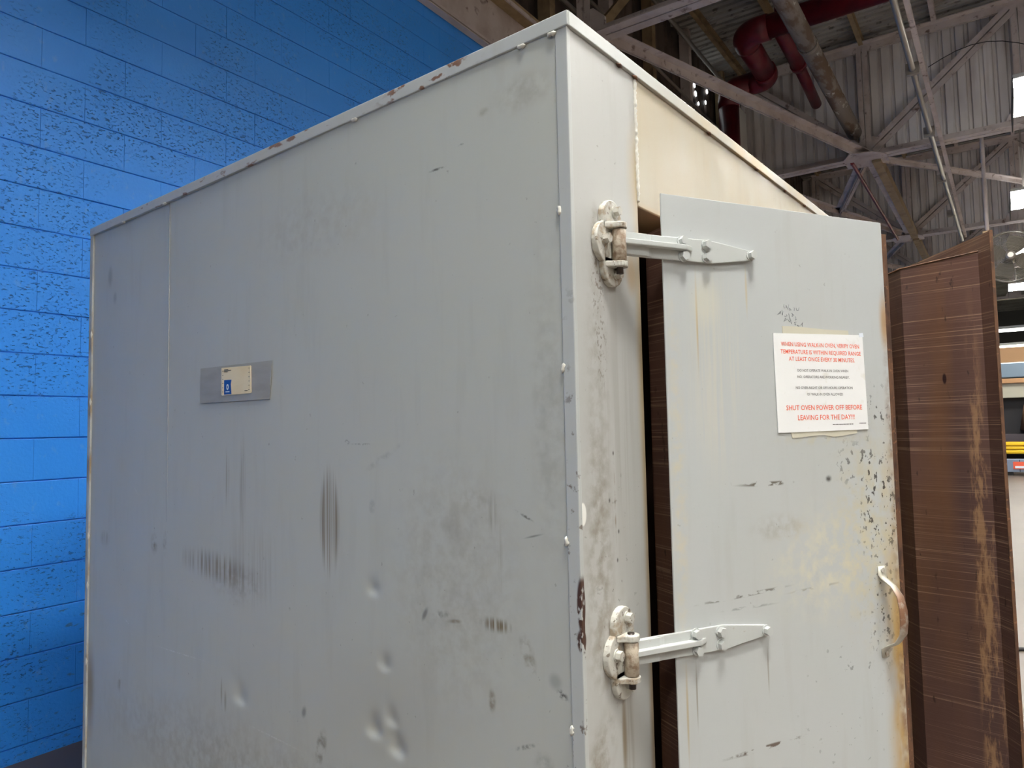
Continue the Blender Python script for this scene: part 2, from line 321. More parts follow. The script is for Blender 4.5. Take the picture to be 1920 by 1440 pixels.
mr.col = mr.b.inputs['Base Color'].links[0].from_socket
mr.mix(mr.mul(mr.ell((.068, .02, .9), (.03, .035, 1.0), soft=.5), mr.mapr(mr.noise((40, 40, 7), 5, .7, seed=31), .47, .56)), lin(160, 124, 90), .75)
mr.mix(mr.mul(mr.ell((.135, .085, 1.0), (.06, .06, 1.2), soft=.4), mr.mapr(mr.noise((5, 5, 1.5), 4, seed=32), .4, .6)), lin(104, 72, 50), .6)
mr.mix(mr.ell((.115, .065, 1.60), (.006, .006, .018), soft=.6), lin(34, 12, 14))
m_rust = M('rusty plate edge', lin(104, 72, 50), .7, .1)
m_rust.mix(m_rust.mapr(m_rust.noise((40, 40, 14), 5), .45, .62), lin(64, 44, 34), .9); m_rust.mix(m_rust.mapr(m_rust.noise(90, 3, seed=4), .6, .66), lin(136, 96, 66), .7)
m_liner = M('sooty brown liner', lin(62, 44, 34), .55, .3)
m_weld = M('painted weld bead', lin(212, 210, 200), .4)
m_paper = M('laminated paper', lin(236, 237, 236), .35); m_paper.mix(m_paper.mapr(m_paper.noise(26, 4), .62, .7), lin(220, 218, 208), .6)
m_ink = M('black print', lin(54, 52, 52), .5); m_orange = M('orange red print', lin(238, 98, 66), .5)
m_tape = M('yellowed clear tape', lin(206, 202, 184), .25); m_gtape = M('grey tape', lin(164, 162, 152), .4)
m_gtape.mix(m_gtape.mapr(m_gtape.noise((30, 8, 30), 3), .45, .65), lin(152, 148, 136), .7)
m_cream = M('cream card', lin(240, 224, 184), .5); m_cream.mix(m_cream.mapr(m_cream.noise((20, 12, 30), 3), .45, .65), lin(232, 212, 166), .6)
m_bprint = M('blue print', lin(18, 76, 160), .4); m_wprint = M('white print', lin(226, 232, 240), .4)
m_pencil = M('pencil', lin(122, 124, 128), .6)

# ================================================================== THE BUILDING (modelled in building axes, turned by PSI)
WY = 3.2218
bm = B(); box(bm, -14, 52, -26, WY+.4, -.2, 0); struct('floor', bm, m_concrete)
# block wall
bm = B(); box(bm, -14, 30, WY+.006, WY+.2, 0, 5.085); wall = struct('wall_back', bm, m_blue)
def block_bm(l, h):
    bm = B(); c = .0028; g = .0022; x0, x1, z0, z1 = -l/2+.0002, l/2-.0002, -h/2+g, h/2-g
    o = [bm.verts.new(p) for p in ((x0, .012, z0), (x1, .012, z0), (x1, .012, z1), (x0, .012, z1))]
    i = [bm.verts.new(p) for p in ((x0+.0009, 0, z0+c), (x1-.0009, 0, z0+c), (x1-.0009, 0, z1-c), (x0+.0009, 0, z1-c))]
    m_ = [bm.verts.new(p) for p in ((x0, .0016, z0), (x1, .0016, z0), (x1, .0016, z1), (x0, .0016, z1))]
    bm.faces.new(i)
    for k in range(4):
        bm.faces.new((m_[k], m_[(k+1) % 4], i[(k+1) % 4], i[k])); bm.faces.new((o[k], o[(k+1) % 4], m_[(k+1) % 4], m_[k]))
    return bm
PX, CZ = .4064, .2032
bmm = block_bm(PX, CZ); bmesh.ops.recalc_face_normals(bmm, faces=bmm.faces[:])
me_block = bpy.data.meshes.new('block'); bmm.to_mesh(me_block); me_block.materials.append(m_blue.mat)
rest = B(); rows = []
for j in range(0, 25):
    z0 = .0725+CZ*j if j else 0.; z0 = 1.6981+CZ*(j-8)
    off = .4224 + (0 if (j-16) % 2 == 0 else PX/2)
    for i in range(-36, 74):
        rows.append((off+PX*(i+.5), z0+CZ/2, j))
near = lambda x, z: -1.3 < x < 5.3 and (x-PX/2) < 1.2+max(0, (z-1.3))*1.25
sel = sorted([r for r in rows if near(r[0], r[1])], key=lambda r: abs(r[0]-.6)+abs(r[1]-2.2)*.6)[:299]
selset = set(sel); random.seed(3)
for r in rows:
    x, z, j = r; dy = random.uniform(-.0012, .0012)
    if r in selset:
        o = bpy.data.objects.new('block', me_block); COL.objects.link(o); o.parent = wall; o.location = (x, WY-.0045+dy, z)
    else:
        t = block_bm(PX, CZ); bmesh.ops.translate(t, verts=t.verts[:], vec=(x, WY-.0045+dy, z)); join(rest, t)
o = obj('block_courses', rest, m_blue, wall); o['kind'] = 'stuff'
# bottom cut course
bm = B(); box(bm, -14, 30, WY-.002, WY+.01, 0, .07); obj('cut_course', bm, m_blue, wall)
# upper wall: ledge beam, siding, studs
bm = B(); sweep(bm, [(0, 0), (.32, 0), (.32, .02), (.14, .02), (.14, .50), (.30, .50), (.30, .53), (0, .53)], (-14, WY+.14, 5.09), (30, WY+.14, 5.09))
t = B()
ledge = bthing('ledge_beam', (8, WY-.1, 5.09), 'long dusty steel channel beam running along the top of the blue wall', 'beam')
bm = B(); box(bm, -14, 30, WY-.06, WY+.30, 5.09, 5.115); part('bottom_flange', bm, m_steel, ledge)
bm = B(); box(bm, -14, 30, WY+.02, WY+.05, 5.115, 5.60); part('web', bm, m_steel, ledge)
bm = B(); box(bm, -14, 30, WY-.14, WY+.30, 5.60, 5.63); part('top_flange', bm, m_tan, ledge)
bm = B(); box(bm, -14, 30, WY-.14, WY-.125, 5.56, 5.60); part('flange_lip', bm, m_steel, ledge)
bm = B(); sweep(bm, ell_(.07, .05, .008), (-14, WY-.01, 5.05), (30, WY-.01, 5.05)); part('wall_angle', bm, m_steel, ledge)
def corr(bm, axis, c0, c1, lo, hi, at, pitch=.17, depth=.045):
    """trapezoid corrugated sheet; axis 'y': profile runs along y, ribs vertical (z lo..hi) at x=at; 'x': profile along x, ribs along y, at z=at"""
    c = c0; pts = []
    while c < c1:
        for fr, d in ((0, 0), (.20, 0), (.30, depth), (.88, depth), (.98, 0)): pts.append((c+fr*pitch, d))
        c += pitch
    A, C_ = [], []
    for q, d in pts:
        if axis == 'y': A.append(bm.verts.new((at-d, q, lo))); C_.append(bm.verts.new((at-d, q, hi)))
        elif axis == 'w': A.append(bm.verts.new((q, at-d, lo))); C_.append(bm.verts.new((q, at-d, hi)))
        else: A.append(bm.verts.new((q, lo, at-d))); C_.append(bm.verts.new((q, hi, at-d)))
    for i in range(len(pts)-1): bm.faces.new((A[i], A[i+1], C_[i+1], C_[i]))
    return bm
bm = B(); corr(bm, 'w', -14, 30, 5.6, 8.1, WY+.34, .30, .03); struct('wall_back_upper', bm, m_siding)
bm = B(); corr(bm, 'x', -14, 52, -26, WY+.4, 8.05, .152, .04); struct('ceiling', bm, m_deck)
bm = B(); box(bm, -14.2, -14, -26, WY+.4, 0, 8.1); m_w = M('pale far wall', lin(150, 148, 142), .7, coords='world'); struct('wall_left', bm, m_w)
bm = B(); box(bm, 51.8, 52, -26, WY+.4, 0, 8.1); struct('wall_far', bm, M('dark far wall', lin(92, 90, 92), .7, coords='world'))
bm = B(); box(bm, -14, 52, -26.2, -26, 0, 8.1); struct('wall_right', bm, m_w)

# trusses -----------------------------------------------------------
ZB, ZT, PAN = 5.95, 7.80, 2.15
nodes = [3.12, 1.07, -1.08, -3.23, -5.38, -7.53, -9.68]
TRX = [(5.95, 'first roof truss, its wall end showing just above the oven corner'), (12.0, 'dusty steel roof truss in front of the tall pale corrugated curtain'),
       (18.4, 'dim steel roof truss behind the corrugated curtain, above the two oven doors'), (24.3, 'far dim roof truss beyond the round fan'), (31.0, 'farthest dark roof truss seen above the far yellow tube lights')]
def angles(bm, p0, p1, w, t=.012, gap=.02, hint=(1, 0, 0)):
    """pair of angles back to back"""
    pr = [(gap/2, 0), (w+gap/2, 0), (w+gap/2, t), (gap/2+t, t), (gap/2+t, w), (gap/2, w)]
    sweep(bm, [(x, y-w/2) for x, y in pr], p0, p1, hint); sweep(bm, [(-x, y-w/2) for x, y in pr][::-1], p0, p1, hint)
for ti, (tx, lab) in enumerate(TRX):
    T = bthing('roof_truss', (tx, nodes[0], ZB-.07), lab, 'truss', 'roof trusses')
    bm = B(); angles(bm, (tx, WY-.02, ZB), (tx, nodes[-1], ZB), .12, .014, .02, (0, 0, 1)); part('bottom_chord', bm, m_steel, T)
    bm = B(); angles(bm, (tx, WY-.02, ZT), (tx, nodes[-1], ZT), .13, .014, .02, (0, 0, -1)); part('top_chord', bm, m_steel, T)
    for k, y in enumerate(nodes):
        bm = B(); angles(bm, (tx, y, ZB), (tx, y, ZT), .075, .01); part('vertical', bm, m_steel, T)
        bm = B(); s_ = .20
        poly(bm, [(tx-.018, y-s_*1.3, ZB-.06), (tx-.018, y+s_*1.3, ZB-.06), (tx-.018, y+s_, ZB+.12), (tx-.018, y+.06, ZB+.3), (tx-.018, y-.12, ZB+.3), (tx-.018, y-s_*1.3, ZB+.16)], (.036, 0, 0)); part('gusset', bm, m_steel, T)
    for k in range(len(nodes)-1):
        a, c = nodes[k], nodes[k+1]
        p0, p1 = ((tx, a, ZT), (tx, c, ZB)) if k in (0, 2, 4) else ((tx, a, ZB), (tx, c, ZT))
        bm = B(); angles(bm, Vector(p0).lerp(Vector(p1), .04), Vector(p0).lerp(Vector(p1), .96), .085, .01, .02, (1, 0, 0)); part('diagonal', bm, m_steel, T)
    if ti in (1, 2):
        bm = B(); y = nodes[1]; poly(bm, [(tx-.35, y-.12, ZB-.075), (tx-.1, y-.3, ZB-.075), (tx+.3, y-.3, ZB-.075), (tx+.4, y, ZB-.075), (tx+.3, y+.34, ZB-.075), (tx-.15, y+.34, ZB-.075), (tx-.45, y+.2, ZB-.075)], (0, 0, .015)); part('joint_plate', bm, m_steel, T)
# draft curtains
for cx, lab in ((12.14, 'tall pale corrugated metal curtain hanging behind the near roof truss'), (18.54, 'dim corrugated metal curtain hanging behind the second roof truss'), (24.42, 'far dark corrugated metal curtain in the next roof bay')):
    bm = B(); corr(bm, 'y', -12, WY+.2, ZB+.02, 7.845, cx+.06, .178, .06); bsingle('draft_curtain', bm, m_curt, lab, 'metal sheet', 'corrugated draft curtains')
# purlins on the top chords
for k, y in enumerate([3.05, 2.1, 1.07, 0., -1.08, -2.15, -3.23, -5.38]):
    bm = B(); sweep(bm, chan(.07, .16, .012), (-8, y, 7.93), (34, y, 7.93))
    bsingle('purlin', bm, m_tan if k < 3 else m_steel, ['tan roof purlin hugging the blue wall side', 'tan roof purlin between the wall and the red pipe elbow', 'tan roof purlin ending at the corrugated curtain above the peeling pipe', 'steel roof purlin above the thin light conduit', 'steel roof purlin above the row of lamps', 'steel roof purlin second past the row of lamps', 'steel roof purlin third past the row of lamps', 'steel roof purlin farthest from the blue wall'][k], 'purlin', 'roof purlins')
# horizontal braces at bottom chord level
def brace(p0, p1, mat, label, w=.1, mk=None, name='roof_brace'):
    bm = B()
    if mk: sweep(bm, mk, p0, p1)
    else: angles(bm, p0, p1, w, .012, .016, (0, 0, -1))
    return bsingle(name, bm, mat, label, 'brace', 'roof bracing')
zb = ZB-.02
brace((6.05, 2.92, zb), (11.9, 1.12, zb), m_steel, 'long pale diagonal brace crossing above the oven to the truss joint', .11)
brace((12.1, 3.0, zb), (18.3, 1.12, zb), m_steel, 'diagonal brace just above the top edge of the front oven door', .1)
brace((18.5, 3.0, zb), (24.2, 1.12, zb), m_steel, 'far diagonal brace half hidden behind the brown door leaf', .1)
brace((12.1, 1.10, zb), (15.3, 2.08, zb), m_steel, 'short pale knee brace running down left from the truss joint', .1)
brace((12.1, 1.05, zb), (15.4, -1.2, zb), m_steel, 'thin pale brace running right from the truss joint towards the lamps', .075)
brace((18.5, 1.10, zb), (21.5, 2.08, zb), m_steel, 'far short knee brace below the second truss joint', .1)
brace((12.08, 1.12, zb-.02), (18.3, 1.12, zb-.02), m_steel, 'grey strut running back from the truss joint beside the tan strut', .1, ell_(.13, .10, .014))
brace((12.08, .94, zb-.02), (18.3, .94, zb-.02), m_tan, 'tan strut running back from the truss joint', .1, rect(.13, .16))
brace((18.5, .94, zb-.02), (24.2, .94, zb-.02), m_tan, 'far tan strut behind the brown door leaf top', .1, rect(.13, .16))
brace((12.0, 1.30, zb-.06), (18.3, 1.30, zb-.06), m_red, 'thin dark red pipe running back from the truss joint', .1, circ(.03, 10), 'red_pipe')
brace((5.98, 3.1, ZB-.05), (7.4, 2.5, ZT), m_tan, 'tan diagonal strut rising by the wall above the oven front edge', .1, rect(.12, .10))
# studs and columns above the wall
for k, x in enumerate((5.6, 7.1, 8.5, 10.0, 11.75)):
    bm = B(); sweep(bm, chan(.16, .12, .014), (x, WY+.2, 5.63), (x, WY+.2, 8.0), (1, 0, 0))
    bsingle('wall_stud', bm, m_steel if k % 2 else m_tan, ['steel stud right above the oven corner', 'second steel stud above the wall past the oven corner', 'third steel stud above the wall behind the long brace', 'fourth steel stud above the wall left of the red riser', 'last steel stud above the wall beside the red riser'][k], 'stud', 'studs above the wall')
for k, (z, r_) in enumerate(((6.3, .03), (6.62, .022), (7.62, .035))):
    bm = B(); tube(bm, [(-8, WY+.02, z), (11.3, WY+.02, z)], r_, 8)
    bsingle('wall_conduit', bm, m_conduit, ['lowest conduit running along the upper wall behind the brace', 'thin middle conduit running along the upper wall', 'thickest and highest conduit running along the upper wall'][k], 'conduit', 'conduits along the upper wall')
# junction box with bright gaps in the siding
bm = B(); box(bm, 11.45, 11.9, WY-.22, WY+.1, 6.15, 7.15, .01); cab = bsingle('wall_cabinet', bm, m_lamph, 'pale cabinet on the upper wall beside the dark red riser', 'cabinet')
gl = emis('daylight gap', (.9, .97, 1, 1), 6)
gap = bthing('siding_gap', (10.55, WY+.3, 6.7), 'small bright daylight holes in the dark siding left of the red riser', 'hole')
for (gx, gz, gw, gh) in ((10.65, 7.37, .06, .09), (10.70, 7.23, .07, .08), (10.83, 7.10, .04, .05), (11.30, 7.50, .05, .07), (11.2, 7.26, .05, .06), (11.15, 7.78, .04, .05)):
    bm = B(); sweep(bm, [(gw*c, gh*s) for c, s in circ(.6, 9)], (gx, WY+.30, gz), (gx, WY+.29, gz)); part('hole', bm, gl, gap)
# pipes ---------------------------------------------------------------
rp = bthing('red_sprinkler_main', (10.6, 2.9, 0), 'thick dark red pipe with elbows dropping down beside the blue wall', 'pipe')
rr = .165; zr = 7.12
def elbow(p0, p1, p2, r): return arcpts(p0, p1, p2, r, 8)
P = [(9.12, -7, zr), (9.12, 2.24, zr), (10.7, 2.28, zr), (10.62, 2.93, zr-.03), (10.62, 2.93, 0)]
bm = B(); tube(bm, [P[0], (9.12, 1.9, zr)], rr, 20); part('main_run', bm, m_red, rp)
bm = B(); tube(bm, [(9.12, 1.86, zr)]+elbow(P[0], P[1], P[2], .24)+[(9.42, 2.25, zr)], rr*1.1, 20); part('elbow', bm, m_red, rp)
bm = B(); tube(bm, [(9.36, 2.25, zr), (10.45, 2.275, zr)], rr, 20); part('offset_run', bm, m_red, rp)
bm = B(); tube(bm, [(10.38, 2.272, zr)]+elbow(P[1], P[2], P[3], .22)+[(10.67, 2.56, zr)], rr*1.1, 20); part('elbow', bm, m_red, rp)
bm = B(); tube(bm, [(10.67, 2.52, zr)]+elbow(P[2], P[3], P[4], .2)+[(10.62, 2.93, zr-.35)], rr*1.04, 20); part('elbow', bm, m_red, rp)
bm = B(); tube(bm, [(10.62, 2.93, zr-.3), (10.62, 2.93, 0)], rr, 20); part('riser', bm, m_red, rp)
bm = B(); tube(bm, [(9.12, 1.62, zr+.05), (9.12, 1.62, 8.0)], rr*.95, 20); part('stub', bm, m_red, rp)
bm = B(); tube(bm, [(9.2, 1.74, zr-.02), (10.4, 1.76, zr-.05)], .105, 18); part('branch', bm, m_red, rp)
bm = B(); tube(bm, [(10.36, 1.76, zr-.05), (10.46, 1.76, zr-.05)], .12, 18); part('coupling', bm, m_red, rp)
bm = B(); tube(bm, [(10.42, 1.76, zr-.05), (11.9, 1.80, zr-.12)], .085, 18); part('branch', bm, m_red, rp)
pp = bthing('peeling_pipe', (9, 1.22, 6.3), 'overhead pipe with grey and rusty peeling wrap, ending at the truss joint', 'pipe')
for (a, c) in ((-6, 5.2), (5.2, 8.4), (8.4, 11.85)):
    bm = B(); tube(bm, [(a+.005, 1.22, 6.32), (c-.005, 1.22, 6.32)], .115, 20); part('pipe_section', bm, m_peel, pp)
for c in (5.2, 8.4):
    bm = B(); tube(bm, [(c-.04, 1.22, 6.32), (c+.04, 1.22, 6.32)], .126, 20); part('coupling', bm, m_peel, pp)
cdt = bthing('light_conduit', (9, .06, 5.7), 'thin pale conduit track running overhead towards the brown door leaf', 'conduit')
bm = B(); tube(bm, [(-6, .14, 5.7), (10.9, .08, 5.72), (18.6, 0, 5.7)], .034, 12); part('tube', bm, m_conduit, cdt)
bm = B(); sweep(bm, chan(.05, .06, .008), (-6, .07, 5.78), (18.6, -.07, 5.78)); part('channel', bm, m_steel, cdt)
for x in (6.5, 8.6, 10.9, 13.4, 16): 
    bm = B(); box(bm, x-.03, x+.03, .02, .16, 5.66, 5.80); part('clip', bm, m_conduit, cdt)
wire = B(); tube(wire, [(11.7, .1, 7.05)]+[(11.7, .1-1.3*t, 7.05+.25*math.sin(math.pi*t*.9)-.15*t) for t in (.15, .3, .45, .6, .75, .9, 1.)], .006, 6)
bsingle('loose_wire', wire, m_black, 'thin dark loose wire arching against the corrugated curtain above the lamps', 'wire')

# lamps ---------------------------------------------------------------
def lamp(x, y, label, group):
    L = bthing('high_bay_lamp', (x, y, 5.37), label, 'lamp', group)
    wd, ln, sk = .215, .625, 5.44
    bm = B(); box(bm, x-ln, x+ln, y-wd, y+wd, sk+.03, sk+.09, .01); part('housing', bm, m_lamph, L)
    bm = B()
    for sy in (1, -1): box(bm, x-ln, x+ln, y+sy*wd-.006, y+sy*wd+.006, 5.25, sk+.05)
    part('skirt', bm, m_skirt, L)
    bm = B(); box(bm, x-ln+.02, x+ln-.02, y-wd+.02, y+wd-.02, sk, sk+.024); part('diffuser', bm, m_lamp, L)
    bm = B(); box(bm, x-ln+.05, x+ln-.05, y-.08, y+.08, sk+.0885, sk+.094); part('added_glow', bm, m_added_glow, L)  # glowing strip added above the housing to light the roof steel
    for sx in (-1, 1):
        bm = B(); tube(bm, [(x+sx*.28, y, sk+.09), (x+sx*.28, y, 7.85)], .006, 5); part('hanger', bm, m_conduit, L)
LY = -1.105
lamp(.45, LY+.95, 'unseen overhead lamp added in front of the oven doors to brighten the blue wall', 'lamps outside the view')  # extra unseen lamp, added to brighten the blue wall
for k, x in enumerate((9.63, 14.72, 20.0, 25.3)):
    lamp(x, LY, ['largest bright lamp at the right edge, nearest of the row', 'second bright lamp down the row at the right edge', 'third bright lamp of the row, beside the round fan', 'fourth and smallest lamp of the row, below the fan'][k], 'high bay lamps in the row')
for y in (LY, -4.3, -7.5, -10.7):
    for x in (4.45, -.75, -5.95): lamp(x, y, 'overhead lamp hanging outside the view', 'lamps outside the view')
for y in (-4.3, -7.5, -10.7):
    for x in (9.63, 14.72, 20.0, 25.3): lamp(x, y, 'overhead lamp hanging outside the view', 'lamps outside the view')
for k, (z, m) in enumerate(((4.83, emis('white tube glow', (1, 1, .96, 1), 6)), (4.36, m_tubel))):
    X = 32+2*k; L = bthing('strip_light', (X, -2, z), ['long white tube light seen far off right of the brown leaf', 'long yellowish tube light below the white one, far off'][k], 'lamp', 'far tube lights')
    bm = B(); box(bm, X-.1, X+.1, -8, 1.5, z+.06, z+.16); part('housing', bm, m_lamph, L)
    bm = B(); tube(bm, [(X, -7.9, z), (X, 1.4, z)], .05 if k == 0 else .08, 8); part('tube', bm, m, L)
    for y in (-6, -2.5, 1):
        bm = B(); tube(bm, [(X, y, z+.16), (X, y, 7.85)], .012, 5); part('hanger', bm, m_conduit, L)

# fan -----------------------------------------------------------------
fx, fy, fz, fr = 12.9, -.82, 4.11, .41
F = bthing('cage_fan', (fx, fy, fz-fr), 'round wire cage fan with tan bracket right of the brown leaf', 'fan')
m_wire = M('fan wire', lin(112, 106, 96), .6)
bm = B()
for i in range(1, 19):
    r_ = fr*i/18; ring = [(fx-.10*(1-(i/18)**2), fy+r_*math.cos(a), fz+r_*math.sin(a)) for a in [2*math.pi*q/40 for q in range(41)]]
    tube(bm, ring, .006 if i == 18 else .0035, 4, False)
part('front_cage', bm, m_wire, F)
for i in range(4):
    a = i*math.pi/2+.4; bm = B(); pts = []
    pr, pl = [], []
    for q in range(7):
        t_ = q/6; rr_ = .07+t_*(fr-.12); wdt = .10+.10*math.sin(t_*2.4)
        for s_, L_ in ((-1, pr), (1, pl)):
            L_.append((fx+.06+s_*.03*(1-t_*.5), fy+rr_*math.cos(a+s_*wdt/(rr_+.1)), fz+rr_*math.sin(a+s_*wdt/(rr_+.1))))
    A = [bm.verts.new(p_) for p_ in pr]; C_ = [bm.verts.new(p_) for p_ in pl]
    for q in range(6): bm.faces.new((A[q], A[q+1], C_[q+1], C_[q]))
    bmesh.ops.solidify(bm, geom=bm.faces[:], thickness=.006); part('blade', bm, m_wire, F)
bm = B(); tube(bm, [(fx-.13, fy, fz), (fx-.11, fy, fz), (fx-.09, fy, fz), (fx+.3, fy, fz)], [.04, .07, .075, .085], 16); part('motor', bm, m_conduit, F)
bm = B(); tube(bm, [(fx+.1, fy+fr*math.cos(a), fz+fr*math.sin(a)) for a in [2*math.pi*q/40 for q in range(41)]], .012, 6, False); part('rim', bm, m_wire, F)
bm = B(); box(bm, fx-.05, fx+.12, fy+.22, fy+.36, fz-.1, fz+.46, .015); part('bracket', bm, M('tan bracket', lin(196, 164, 128), .6), F)
bm = B(); tube(bm, [(fx+.03, fy+.29, fz+.45), (fx+.03, fy+.29, 7.9)], .03, 8); part('hanger', bm, m_steel, F)

# far plant at the right edge ------------------------------------------------
def bbox(name, x0, x1, y0, y1, z0, z1, mat, label, cat, bev=.01):
    bm = B(); box(bm, x0, x1, y0, y1, z0, z1, bev); return bsingle(name, bm, mat, label, cat)
m_bgrey = M('blue grey machine paint', lin(124, 136, 156), .5); m_yel = M('yellow guard paint', lin(236, 190, 20), .45)
m_bei = M('beige machine panel', lin(172, 168, 150), .6); m_wood = M('brown board', lin(176, 134, 92), .6); m_duct = M('blue grey duct', lin(116, 132, 146), .4, .4)
cart = bthing('machine_base', (21.7, -1.5, 0), 'low blue grey machine base under the yellow guard rail, far right', 'machine')
bm = B(); box(bm, 21.5, 21.87, -3.2, -.40, .09, .42, .015); part('body', bm, m_bgrey, cart)
for y in (-.62, -1.4, -2.9):
    bm = B(); box(bm, 21.55, 21.75, y-.1, y+.1, 0, .1); part('foot', bm, m_black, cart)
for y in (-.86, -1.6, -2.4):
    bm = B(); box(bm, 21.49, 21.502, y-.008, y+.008, .10, .41); part('panel_seam', bm, m_black, cart)
bm = B(); box(bm, 21.485, 21.50, -1.12, -.72, .17, .36); lb_ = part('warning_sticker', bm, m_orange, cart, 0, 'orange and white sticker')
bm = B(); box(bm, 21.478, 21.486, -1.08, -.76, .19, .25); obj('sticker_field', bm, m_wprint, lb_)
gr = bthing('guard_rail', (22.0, -1.5, 0), 'yellow ribbed guard rail in front of the dark machine opening, far right', 'guard rail')
for k in range(3):
    bm = B(); box(bm, 21.9, 21.98, -4, -.30, .56+k*.10, .64+k*.10, .02); part('rail', bm, m_yel, gr)
bm = B(); box(bm, 21.98, 22.02, -4, -.30, .54, .86); part('backing', bm, m_yel, gr)
for y in (-.5, -2.2, -3.8):
    bm = B(); box(bm, 22.02, 22.12, y-.05, y+.05, 0, .86); part('post', bm, m_yel, gr)
mach = bthing('process_machine', (24, -2, 0), 'large far machine with a dark opening and beige hood', 'machine')
bm = B(); box(bm, 23.0, 23.2, -5, .6, 2.05, 2.45, .01); part('hood', bm, m_bei, mach)
bm = B(); box(bm, 22.9, 23.3, -5, .6, 2.45, 2.58, .01); part('board', bm, m_wood, mach)
bm = B(); box(bm, 23.3, 26, -5, .6, 0, 2.05); part('bay_shade', bm, m_black, mach)  # solid dark block painted as the shade within the opening
bm = B(); tube(bm, [(23.15, -1.35, 1.15), (23.15, -1.35, 1.85)], [.42, .3], 16); part('drum', bm, M('brown drum', lin(112, 78, 50), .6), mach)
bm = B(); box(bm, 23.0, 23.3, -5, .6, .5, 1.05, .01); part('sill', bm, M('dark sill', lin(70, 62, 66), .6), mach)
bm = B(); box(bm, 22.9, 23.5, -1.15, .6, 2.60, 3.02, .03); part('duct', bm, m_duct, mach)
bm = B(); box(bm, 22.88, 23.5, -4.5, -1.2, 2.60, 3.02, .03); part('duct', bm, m_duct, mach)
for k, y in enumerate((.15, -.75, -1.65, -2.55)):
    bm = B(); box(bm, 23.6, 23.7, y-.44, y+.44, 3.06, 3.5, .01); part('upper_panel', bm, m_wood if k % 2 else m_tan, mach)

# ================================================================== THE OVEN (its own axes = world axes)
H, Dp, W = 2.2465, 2.0742, 1.955
OV = thing('walk_in_oven', (W/2, Dp/2, 0), 'large grey walk-in oven with scuffed steel panels and double doors ajar', 'oven')
import bisect
def grid_panel(ys, zs, f, x):
    bm = B(); V = [[bm.verts.new((x+f(y, z), y, z)) for z in zs] for y in ys]
    for i in range(len(ys)-1):
        for j in range(len(zs)-1):
            q = bm.faces.new((V[i][j], V[i][j+1], V[i+1][j+1], V[i+1][j])); q.smooth = True
    return bm
DENT = [(.547, 1.148, .016, .0035), (.511, .994, .016, .004), (1.077, .804, .024, .005), (.547, .847, .019, .0075), (.49, .883, .015, .005), (.473, .826, .020, .0075), (1.24, 1.39, .02, .002)]
def dent(y, z):
    d = .0025*math.sin(y*2.7+.5)*math.sin(z*2.1+.3)
    for cy, cz, r_, dp in DENT:
        dz = z-cz; q = ((y-cy)/r_)**2+(dz/(r_*(1.5 if dz > 0 else .55)))**2
        if q < 9: d += dp*math.exp(-q)
    return d
def lines(a, b, c0, c1, fine_, coarse):
    v = []; t = a
    while t < b-1e-6:
        v.append(t); t += fine_ if c0 <= t < c1 else coarse
    return v+[b]
edge = lambda y, z: dent(y, z)*min(1, (y-.018)/.05, (2.06-y)/.05)
bm = grid_panel(lines(.018, 1.4916, .40, 1.14, .006, .03), lines(.02, 2.225, .74, 1.2, .006, .04), edge, .0); part('side_panel', bm, m_side, OV)
bm = grid_panel(lines(1.488, 2.06, 2, 2, .03, .03), lines(.02, 2.225, 2, 2, .04, .04), edge, .0012); part('side_panel', bm, m_side, OV)
bm = B(); box(bm, -.0006, .002, 1.4895, 1.4915, .02, 2.218); part('panel_seam', bm, M('seam shadow paint', lin(158, 162, 160), .6), OV)
# corner trims and top band
def strip(name, x0, x1, y0, y1, z0, z1, mat=m_trim, bev=.0016):
    bm = B(); box(bm, x0, x1, y0, y1, z0, z1, bev); return part(name, bm, mat, OV)
strip('corner_strip', -.0032, .0075, -.0018, .0245, 0, 2.219)
strip('rear_corner_strip', -.005, .004, 2.052, Dp, 0, 2.219)
strip('top_band', -.0065, .004, -.0055, Dp, 2.2185, H)
strip('top_band', -.002, W, -.0065, .004, 2.2185, H)
strip('top_band', W-.004, W+.006, -.004, Dp, 2.2185, H)
bm = B(); box(bm, 0, W, 0, Dp, 2.224, 2.240); part('roof_panel', bm, M('dusty oven roof', lin(84, 78, 72), .8), OV)
bm = B(); box(bm, .0, W, Dp-.01, Dp-.002, 0, 2.22); part('rear_panel', bm, m_side, OV)
bm = B(); box(bm, W-.01, W, 0, Dp, 0, 2.22); part('far_side_panel', bm, m_side, OV)
ZH = 1.945
bm = B(); box(bm, .0045, .245, -.001, .13, 0, 2.219, .002); part('door_stile', bm, m_front, OV)
bm = B(); box(bm, 1.71, W, -.001, .13, 0, 2.219, .003); part('door_stile', bm, m_front, OV)
bm = B(); box(bm, .246, 1.709, 0, .13, ZH, 2.219, .003); part('header_panel', bm, m_head, OV)
bm = B(); box(bm, .245, 1.71, 0, .13, 0, .09, .003); part('sill', bm, m_plug, OV)
bm = B(); x0, x1, y0, y1, z0, z1 = .12, W-.12, .131, Dp-.12, .09, 2.1
v = [bm.verts.new(p_) for p_ in ((x0,y0,z0),(x1,y0,z0),(x1,y1,z0),(x0,y1,z0),(x0,y0,z1),(x1,y0,z1),(x1,y1,z1),(x0,y1,z1))]
for f_ in ((0,1,2,3),(7,6,5,4),(1,5,6,2),(2,6,7,3),(3,7,4,0)): bm.faces.new([v[i] for i in f_])
part('inner_liner', bm, m_liner, OV)
